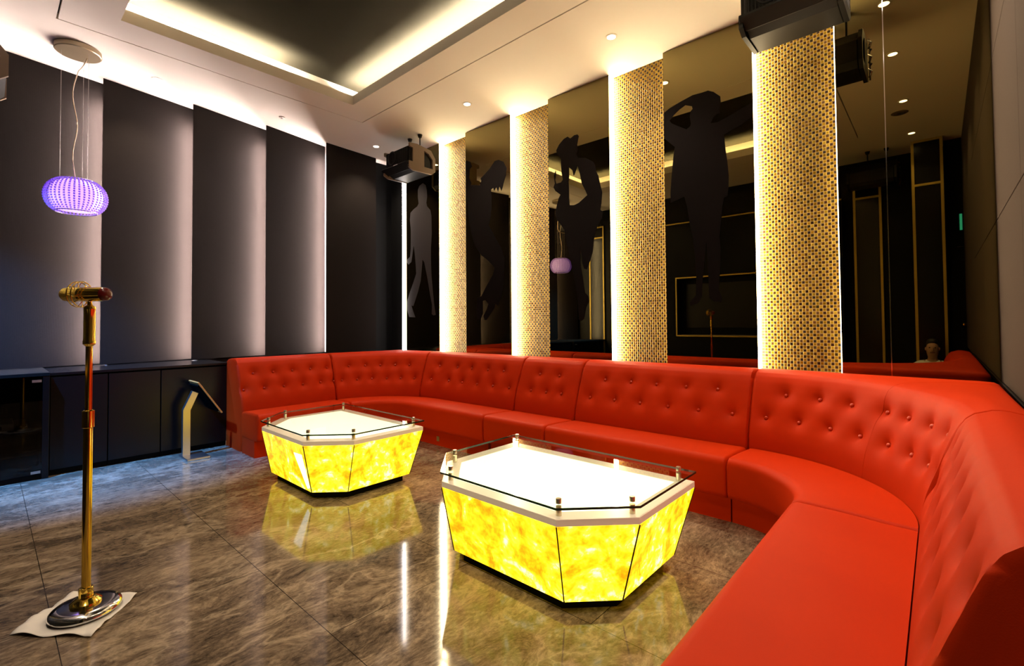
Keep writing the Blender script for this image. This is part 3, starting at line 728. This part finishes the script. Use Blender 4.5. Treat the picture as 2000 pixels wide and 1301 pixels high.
mb.build('shock_mount', 'gold', mic, smooth=50)
# paper under the base
pc = [Vector((-2.835, .075)), Vector((-2.556, .300)), Vector((-2.800, .490)), Vector((-3.030, .285))]
vs = []; fs = []; K = 22
for i in range(K+1):
    for j in range(K+1):
        u, v = i/K, j/K
        p = (pc[0]*(1-u)+pc[1]*u)*(1-v)+(pc[3]*(1-u)+pc[2]*u)*v
        p += Vector((math.sin(9*v+1)*.006, math.cos(8*u)*.006))
        r = (p-Vector((BX, BY))).length
        z = .0015 + max(0, min(1, (r-.128)/.05))*(.010*abs(math.sin(7*u+5*v))+.006*abs(math.sin(15*v-6*u)))
        vs.append((p.x, p.y, z))
for i in range(K):
    for j in range(K): a = i*(K+1)+j; fs.append((a, a+1, a+K+2, a+K+1))
o = MB().add(vs, fs).build('paper_sheet', 'paper', smooth=60)
so = o.modifiers.new('thick', 'SOLIDIFY'); so.thickness = .0012; so.offset = -1
tag(o, 'crumpled white paper sheet under the round microphone stand base', 'paper')

# ------------------------------------------------------------------ pendant lamp
PXc, PYc, PZ = -5.684, .53, 2.403
t = thing('pendant_lamp', 'violet glowing crystal bead pendant lamp hanging before the fabric fins', 'lamp', (PXc, PYc, H))
MB().lathe([(.150, H-.002), (.160, H-.006), (.162, H-.045), (.155, H-.052), (.02, H-.054)][::-1], 48, loc=(PXc, PYc, 0)).build('canopy', 'champagne', t, smooth=35)
for k in range(3):
    a = .6+2*PI*k/3; MB().tube([(PXc+.11*math.cos(a), PYc+.11*math.sin(a), H-.05), (PXc+.11*math.cos(a), PYc+.11*math.sin(a), PZ+.12)], .0012, 6).build('suspension_wire', 'steel', t)
pts = []
for k in range(30):
    f = k/29; z = H-.05-(H-.05-PZ-.13)*f
    pts.append((PXc+.035*math.sin(f*9)*(1-f)*.6-.05*max(0, .12-f)*6, PYc+.09*max(0, .14-f)*6*.9+.022*math.sin(f*13+.5)*(1-.5*f)-.015, z))
MB().tube(pts, .0042, 8).build('cord', 'cable', t, smooth=60)
mb = MB(); RA, RZ = .212, .165
def bead(mb, c, r, Mx):
    vs = [Mx @ Vector(v)+c for v in ((r, 0, 0), (-r, 0, 0), (0, r, 0), (0, -r, 0), (0, 0, r), (0, 0, -r))]
    mb.add(vs, [(0, 2, 4), (2, 1, 4), (1, 3, 4), (3, 0, 4), (2, 0, 5), (1, 2, 5), (3, 1, 5), (0, 3, 5)])
rows = 17
for i in range(rows):
    ph = math.radians(62)-math.radians(118)*i/(rows-1)
    rr = RA*(abs(math.cos(ph))**.72); z = PZ+RZ*math.sin(ph)
    nb = max(16, int(40))
    for k in range(nb):
        a = 2*PI*(k+.0)/nb
        bead(mb, Vector((PXc+rr*math.cos(a), PYc+rr*math.sin(a), z)), .0100*(.6+.4*rr/RA), Matrix.Rotation(a, 3, 'Z') @ Matrix.Rotation(.6, 3, 'X'))
mb.build('crystal_shade', 'crystal', t)
mb = MB()
for z, rr in ((PZ+RZ*math.sin(math.radians(62)), RA*math.cos(math.radians(62))**.72), (PZ+RZ*math.sin(math.radians(-56)), RA*math.cos(math.radians(56))**.72)):
    mb.torus(rr, .005, Matrix.Translation((PXc, PYc, z)), 40, 8)
for k in range(20):
    a = 2*PI*(k+.5)/20; pts = []
    for i in range(14):
        ph = math.radians(62)-math.radians(118)*i/13; rr = (RA-.008)*(abs(math.cos(ph))**.72)
        pts.append((PXc+rr*math.cos(a), PYc+rr*math.sin(a), PZ+RZ*math.sin(ph)))
    mb.tube(pts, .0016, 5)
mb.build('wire_frame', 'steel', t, smooth=60)
MB().lathe([(max(.01, (RA-.028)*(abs(math.cos(math.radians(q)))**.72)-.01*0), PZ+RZ*.94*math.sin(math.radians(q))) for q in range(-50, 61, 10)], 32, loc=(PXc, PYc, 0)).build('bulb', 'bulb', t, smooth=60)

# ------------------------------------------------------------------ ceiling downlights
dl = []
def downlight(x, y, label, e=1.0):
    t = thing('downlight', label, 'ceiling light', (x, y, H), 'round recessed ceiling downlights')
    mb = MB(); S = 32; r0, r1 = .036, .052; vs = []; fs = []
    for k in range(S):
        a = 2*PI*k/S
        for r, z in ((r1, H), (r1, H-.003), (r0, H-.005), (r0, H)): vs.append((x+r*math.cos(a), y+r*math.sin(a), z))
    for k in range(S):
        for q in range(4): fs.append((k*4+q, ((k+1) % S)*4+q, ((k+1) % S)*4+(q+1) % 4, k*4+(q+1) % 4))
    mb.add(vs, fs).build('trim_ring', 'ceiling', t, smooth=40)
    MB().lathe([(.0355, H-.0035), (.0355, H-.0005)], 28, loc=(x, y, 0)).build('lens', 'lens', t)
    light('downlight_beam', 'SPOT', (x, y, H-.03), E_DOWN*e, WARM, t, spot_size=math.radians(112), spot_blend=.75, shadow_soft_size=.03)
    return t
downlight(-5.815, 3.64, 'recessed downlight in the far ceiling corner, beside the hanging speaker')
downlight(-3.933, 3.635, 'recessed ceiling downlight between the two farthest mosaic columns')
downlight(-2.075, 3.63, 'recessed ceiling downlight in front of the third farthest mosaic column')
downlight(-5.824, 1.135, 'recessed ceiling downlight above the fabric fins, right of the pendant canopy', .75)
downlight(-.27, 3.63, 'recessed ceiling downlight past the nearest speaker, seen in the smoked mirror')
downlight(-.27, 2.68, 'recessed ceiling downlight second from the mirror wall, seen in the smoked mirror')
downlight(-.25, 1.38, 'recessed ceiling downlight third from the mirror wall, seen in the smoked mirror')
downlight(-.22, .10, 'recessed ceiling downlight nearest the black back wall, seen in the smoked mirror', .4)
downlight(-2.07, .06, 'recessed ceiling downlight high above the near floor, above the upper frame edge', .9)
downlight(-3.93, .06, 'recessed ceiling downlight above the microphone stand, above the upper frame edge', .9)
def cdisc(x, y, r, h, m, name, label, cat):
    t = thing(name, label, cat, (x, y, H))
    MB().lathe([(r*.55, H-h), (r*.9, H-h*.8), (r, H-.001)], 28, loc=(x, y, 0)).build('body', m, t, smooth=50)
    MB().lathe([(r*.28, H-h*1.5), (r*.5, H-h*.98)], 20, loc=(x, y, 0)).build('sensor', 'steel', t, smooth=50)
cdisc(-5.81, 2.357, .035, .012, 'ceiling', 'smoke_detector', 'small round smoke detector on the ceiling above the fabric fins', 'detector')
cdisc(-.30, 1.0, .085, .008, 'spktan', 'ceiling_speaker', 'flat round grey ceiling grille seen in the smoked mirror', 'speaker')

# ------------------------------------------------------------------ hanging speakers
def speaker(x0, y0, z0, label, tan=True, chrome=False):
    """x0..x0+W, front face at y0 looking towards -y; base z0"""
    W, D, HH = .58, .40, .33
    t = thing('hanging_speaker', label, 'speaker', (x0+W/2, y0+D/2, z0+HH))
    # side profile (y, z): sloped top, chamfered bottom
    prof = [(y0+.02, z0+.085), (y0+.06, z0+.03), (y0+.13, z0+.0), (y0+D-.04, z0+.0), (y0+D, z0+.05), (y0+D, z0+.21), (y0+D-.10, z0+HH-.015), (y0+.10, z0+HH), (y0+.02, z0+HH-.02)]
    MB().plate(prof, None, lambda u, v, q: (q, u, v), x0+.03, x0+W-.03).build('body', 'spk', t, bevel=.006)
    MB().box(x0+.05, x0+W-.05, y0+.004, y0+.019, z0+.105, z0+HH-.03).build('front_grille', 'blackmatte', t, bevel=.004)
    g = MB()
    for k in range(22): xx = x0+.06+k*(W-.12)/21; g.box(xx-.0025, xx+.0025, y0-.0005, y0+.004, z0+.115, z0+HH-.04)
    g.build('grille_ribs', 'spk', t)
    g = MB(); g.torus(.085, .008, Matrix.Translation((x0+.19, y0+.0, z0+.215)) @ Matrix.Rotation(PI/2, 4, 'X'), 32, 8)
    g.build('woofer_ring', 'spk', t, smooth=60)
    # lower lip that sticks out under the front
    lip = [(y0-.045, z0+.075), (y0-.045, z0+.090), (y0+.03, z0+.10), (y0+.07, z0+.03), (y0+.05, z0+.018)]
    MB().plate(lip, None, lambda u, v, q: (q, u, v), x0+.01, x0+W-.01).build('front_lip', 'spk', t, bevel=.003)
    MB().box(x0+W*.5, x0+W*.5+.09, y0-.0475, y0-.0455, z0+.079, z0+.087).build('badge', 'steel', t)
    cap = [(y0-.01, z0+.02), (y0+.06, z0-.012), (y0+D-.05, z0-.006), (y0+D+.012, z0+.045), (y0+D+.012, z0+.215), (y0+D-.06, z0+HH-.02), (y0+.12, z0+HH+.012), (y0+.0, z0+HH), (y0+.0, z0+HH-.045), (y0+.05, z0+HH-.055), (y0+.05, z0+.10), (y0-.01, z0+.10)]
    hole = [(y0+D-.17, z0+.07), (y0+D-.035, z0+.07), (y0+D-.035, z0+.19), (y0+D-.10, z0+HH-.075), (y0+D-.17, z0+HH-.05)]
    for xa, xb in ((x0, x0+.028), (x0+W-.028, x0+W)):
        MB().plate(cap, hole, lambda u, v, q: (q, u, v), xa, xb).build('end_cap', 'spktan' if tan else 'spk', t, bevel=.003)
        MB().box(xa+.004, xb-.004, y0+D-.24, y0+D-.20, z0+.075, z0+HH-.06).build('side_slot', 'blackmatte', t)
    if chrome:
        g = MB(); xr = x0+W+.012
        for k in range(5):
            zz = z0+.03+k*.06; g.tube([(xr, y0+.05+.02*(k % 2), zz), (xr+.018, y0+.10, zz+.025), (xr, y0+.06+.02*((k+1) % 2), zz+.06)], .008, 8)
        g.tube([(xr+.004, y0+.06, z0), (xr+.006, y0+.06, z0+.30)], .006, 8)
        g.build('chrome_connector', 'chrome', t, smooth=60)
    for xx in (x0+W*.42, x0+W*.80):
        MB().tube([(xx, y0+D*.62, z0+HH-.015), (xx, y0+D*.62, H-.002)], .008, 10).build('ceiling_rod', 'spk', t, smooth=50)
        MB().lathe([(.02, H-.04), (.032, H-.004), (.032, H-.001)], 16, loc=(xx, y0+D*.62, 0)).build('rod_mount', 'spk', t, smooth=40)
    return t
speaker(-5.50, 3.56, 3.215, 'black hanging speaker with taupe side caps in the far ceiling corner')
speaker(-.975, 3.43, 3.225, 'large black hanging speaker before the nearest mosaic column, cut by the top frame edge', tan=False, chrome=True)
speaker(-6.085, -.31, 3.22, 'black hanging speaker at the left frame edge, of which only a corner shows')
speaker(-.98, -.62, 3.22, 'black hanging speaker on the back wall side, seen only in the smoked mirror', tan=False, chrome=True)

# blue stage spotlight on the ceiling beyond the left frame edge
t = thing('stage_spotlight', 'small black stage spotlight throwing blue light on the cabinets, outside the left frame edge', 'spotlight', (-4.95, -.70, H))
MB().lathe([(.03, H-.10), (.03, H-.001)], 16, loc=(-4.95, -.70, 0)).build('mount', 'blackmatte', t)
A = Matrix.Translation((-4.95, -.70, H-.2)) @ Matrix.Rotation(math.radians(28), 4, 'X')
MB().lathe([(.055, -.10), (.06, -.09), (.06, .08), (.04, .10)], 24, Mx=A).build('lamp_housing', 'blackmatte', t, smooth=40)
b = light('blue_beam', 'SPOT', tuple(A @ Vector((0, 0, -.115))), E_BLUE, (.06, .32, 1.0), t, spot_size=math.radians(54), spot_blend=.9, shadow_soft_size=.03)
b.rotation_euler = (Vector((-5.75, .55, .15))-Vector((-4.95, -.64, 3.44))).to_track_quat('-Z', 'Y').to_euler()

# ------------------------------------------------------------------ back wall, seen in the mirrors
def gold_frame(x0, x1, y, z0, z1, zc_, label):
    t = thing('framed_wall_panel', label, 'wall panel', ((x0+x1)/2, y, z0), 'gold framed black wall panels')
    MB().box(x0, x1, y-.03 if y < -.6 else YD, y-.006, z0, z1).build('panel', 'black', t)
    wd = .03
    mb = MB(); mb.box(x0, x0+wd, y-.006, y+.008, z0, z1); mb.box(x1-wd, x1, y-.006, y+.008, z0, z1); mb.box(x0+wd, x1-wd, y-.006, y+.008, z1-wd, z1)
    mb.box(x0+wd, x1-wd, y-.006, y+.008, zc_-.015, zc_+.015)
    mb.build('gold_trim', 'goldstrip', t)
gold_frame(-5.88, -5.50, YD+.036, .02, 3.39, 3.14, 'gold framed black wall panel behind the camera, nearest the fabric fins')
gold_frame(-.975, -.62, YD+.036, .02, 3.39, 3.16, 'shorter gold framed black wall panel behind the camera, reflected beside the nearest mosaic')
gold_frame(-.245, .085, -.31, .02, H-.002, 3.117, 'full height gold framed black column panel behind the camera, reflected in the right mirror')
# screen niche with a gold frame and a pale sill
t = thing('screen_niche', 'wide black wall niche framed by thin gold strips, seen in the mirror behind the silhouette', 'niche', (-2.6, YD, 1))
x0, x1, z0, z1 = -3.77, -1.45, .99, 2.08
mb = MB(); mb.box(-4.6, x0, YD+.002, YD+.24, .02, 3.16); mb.box(x1, -1.1, YD+.002, YD+.24, .02, 3.16); mb.box(x0, x1, YD+.002, YD+.24, .02, z0); mb.box(x0, x1, YD+.002, YD+.24, z1, 3.16)
mb.build('surround', 'wallblack', t)
mb = MB(); yy = YD+.241; wd = .022
mb.box(x0-wd, x0, yy, yy+.008, z0-wd, z1+wd); mb.box(x1, x1+wd, yy, yy+.008, z0-wd, z1+wd); mb.box(x0, x1, yy, yy+.008, z1, z1+wd); mb.box(x0, x1, yy, yy+.008, z0-wd, z0)
mb.box(-4.6, -1.1, yy, yy+.008, 3.14, 3.16)
mb.build('gold_trim', 'goldstrip', t)
MB().box(x0+.002, x1-.002, YD+.01, YD+.24, z0+.001, z0+.006).build('sill', 'device', t)
MB().box(x0+.10, x1-.10, YD+.003, YD+.03, z0+.14, z1-.1).build('screen', 'screen', t, bevel=.004)
t = thing('entrance_door', 'tall black door at the right end of the wall behind the camera', 'door', (.19, YD, 0))
MB().box(.095, XC-.002, YD+.002, -.55, .0, H-.004).build('door_leaf', 'wallblack', t)
MB().tube([(.262, -.548, 2.24), (.262, -.52, 2.24), (.20, -.50, 2.235)], .009, 10).build('closer_arm', 'chrome', t, smooth=50)
MB().lathe([(.022, 0), (.010, .01), (.010, .025), (.022, .035), (.026, .048), (.018, .06), (.004, .064)], 20, Mx=Matrix.Translation((.25, -.55, 1.18)) @ Matrix.Rotation(-PI/2, 4, 'X')).build('door_knob', 'gold', t, smooth=60)
tag(MB().box(.236, .262, -.549, -.535, 2.47, 2.69).build('exit_light', 'cyan', bevel=.003), 'small glowing cyan sign high on the black door, seen in the right mirror', 'sign')

# ------------------------------------------------------------------ photographer squatting below the camera, seen only as a faint reflection
def skinned(name, pts, edges, m, parent, sub=2, root=0):
    me = bpy.data.meshes.new(name); me.from_pydata([p[:3] for p in pts], edges, []); me.update()
    o = bpy.data.objects.new(name, me); COL.objects.link(o)
    me.materials.append(M[m])
    s = o.modifiers.new('skin', 'SKIN'); s.use_smooth_shade = True
    for i, p in enumerate(pts):
        v = me.skin_vertices[0].data[i]; v.radius = (p[3], p[4] if len(p) > 4 else p[3]); v.use_root = (i == root)
    u = o.modifiers.new('sub', 'SUBSURF'); u.levels = sub; u.render_levels = sub
    o.parent = parent
    return o
P0 = Vector((-.075, -.10, 0))
t = thing('person', 'person in a white shirt squatting below the camera, faintly reflected in the right mirror', 'person', tuple(P0))
pts = [(0, -.06, .27, .12, .10), (0, -.06, .40, .115, .085), (0, -.04, .53, .13, .085), (0, -.02, .60, .10, .07), (0, -.005, .665, .045), (0, .01, .715, .050),
       (0, .02, .765, .066, .078), (0, .025, .83, .070, .082), (0, .015, .885, .045, .05)]
ed = [(i, i+1) for i in range(8)]
def add(L, frm):
    k = len(pts)
    for j, p in enumerate(L): pts.append(p); ed.append((frm if j == 0 else k+j-1, k+j))
    return len(pts)-1
for sgn in (-1, 1):
    add([(sgn*.10, -.05, .25, .085), (sgn*.15, .08, .34, .075), (sgn*.18, .22, .42, .058), (sgn*.165, .16, .25, .05), (sgn*.15, .08, .09, .038), (sgn*.155, .13, .045, .036), (sgn*.165, .22, .032, .03)], 0)
    h = add([(sgn*.13, -.02, .595, .055), (sgn*.185, -.01, .555, .047), (sgn*.225, .07, .45, .038), (sgn*.16, .19, .485, .028), (sgn*.13, .225, .50, .024, .018)], 3)
    for f, (dx, dz, ln) in enumerate(((.028, .012, .055), (.012, .018, .065), (-.004, .016, .060), (-.018, .006, .046))):
        bx, by, bz = sgn*(.125)+sgn*dx*.8, .25, .50+dz
        add([(bx, by, bz, .009), (bx-sgn*.006, by+ln*.55, bz-.006, .008), (bx-sgn*.008, by+ln*.8, bz-.03, .007)], h)
    add([(sgn*.105, .235, .518, .010), (sgn*.095, .262, .528, .009)], h)
body = skinned('body', pts, ed, 'skin', t)
sh = [(0, -.06, .30, .135, .115), (0, -.06, .40, .13, .10), (0, -.04, .53, .145, .10), (0, -.02, .605, .105, .08), (0, -.008, .645, .062, .058)]
se = [(0, 1), (1, 2), (2, 3), (3, 4)]
for sgn in (-1, 1):
    k = len(sh); sh += [(sgn*.13, -.02, .60, .066), (sgn*.19, -.01, .555, .058), (sgn*.228, .07, .45, .048), (sgn*.175, .165, .478, .038)]
    se += [(3, k), (k, k+1), (k+1, k+2), (k+2, k+3)]
skinned('shirt', sh, se, 'shirt', t)
for sgn in (-1, 1):
    MB().add([(sgn*.012, .055, .635), (sgn*.065, .035, .675), (sgn*.085, .045, .625), (sgn*.04, .075, .60), (sgn*.012, .065, .630), (sgn*.065, .045, .668), (sgn*.085, .055, .62), (sgn*.04, .085, .595)],
             [(0, 1, 2, 3), (7, 6, 5, 4), (0, 4, 5, 1), (1, 5, 6, 2), (2, 6, 7, 3), (3, 7, 4, 0)]).build('collar', 'shirt', None).parent = t
tr = [(0, -.06, .28, .135, .12)]; te = []
for sgn in (-1, 1):
    k = len(tr); tr += [(sgn*.10, -.05, .25, .095), (sgn*.15, .08, .34, .085), (sgn*.18, .22, .42, .068), (sgn*.165, .16, .25, .06), (sgn*.152, .085, .11, .05)]
    te += [(0, k), (k, k+1), (k+1, k+2), (k+2, k+3), (k+3, k+4)]
    sk = MB(); sk.add([], [])
    MB().prism([(sgn*.155-.042, .04), (sgn*.155+.042, .04), (sgn*.165+.045, .20), (sgn*.165, .285), (sgn*.165-.045, .20)], .001, .075, None, [(sgn*.155-.032, .05), (sgn*.155+.032, .05), (sgn*.165+.036, .18), (sgn*.165, .255), (sgn*.165-.036, .18)]).build('shoe', 'trousers', None, bevel=.01).parent = t
skinned('trousers', tr, te, 'trousers', t)
hr = [(0, -.035, .80, .060, .05), (0, -.03, .86, .074, .07), (0, .01, .905, .060, .055), (0, .06, .90, .035, .02)]
skinned('hair', hr, [(0, 1), (1, 2), (2, 3)], 'hair', body)
MB().lathe([(.003, -.028), (.013, -.014), (.009, .012), (.003, .028)], 12, Mx=Matrix.Translation((0, .100, .800))).build('nose', 'skin', None, smooth=60).parent = body
for sgn in (-1, 1):
    MB().lathe([(.002, -.007), (.008, -.003), (.008, .003), (.002, .007)], 12, Mx=Matrix.Translation((sgn*.028, .094, .825)) @ Matrix.Rotation(PI/2, 4, 'X')).build('eye', 'hair', None, smooth=60).parent = body
    MB().lathe([(.004, -.02), (.010, -.008), (.010, .010), (.004, .022)], 12, Mx=Matrix.Translation((sgn*.064, .015, .805))).build('ear', 'skin', None, smooth=60).parent = body
MB().tube([(-.022, .094, .764), (0, .100, .761), (.022, .094, .764)], .004, 8).build('mouth', 'redcap', None, smooth=60).parent = body
t.scale = (1.04, 1.04, 1.07)
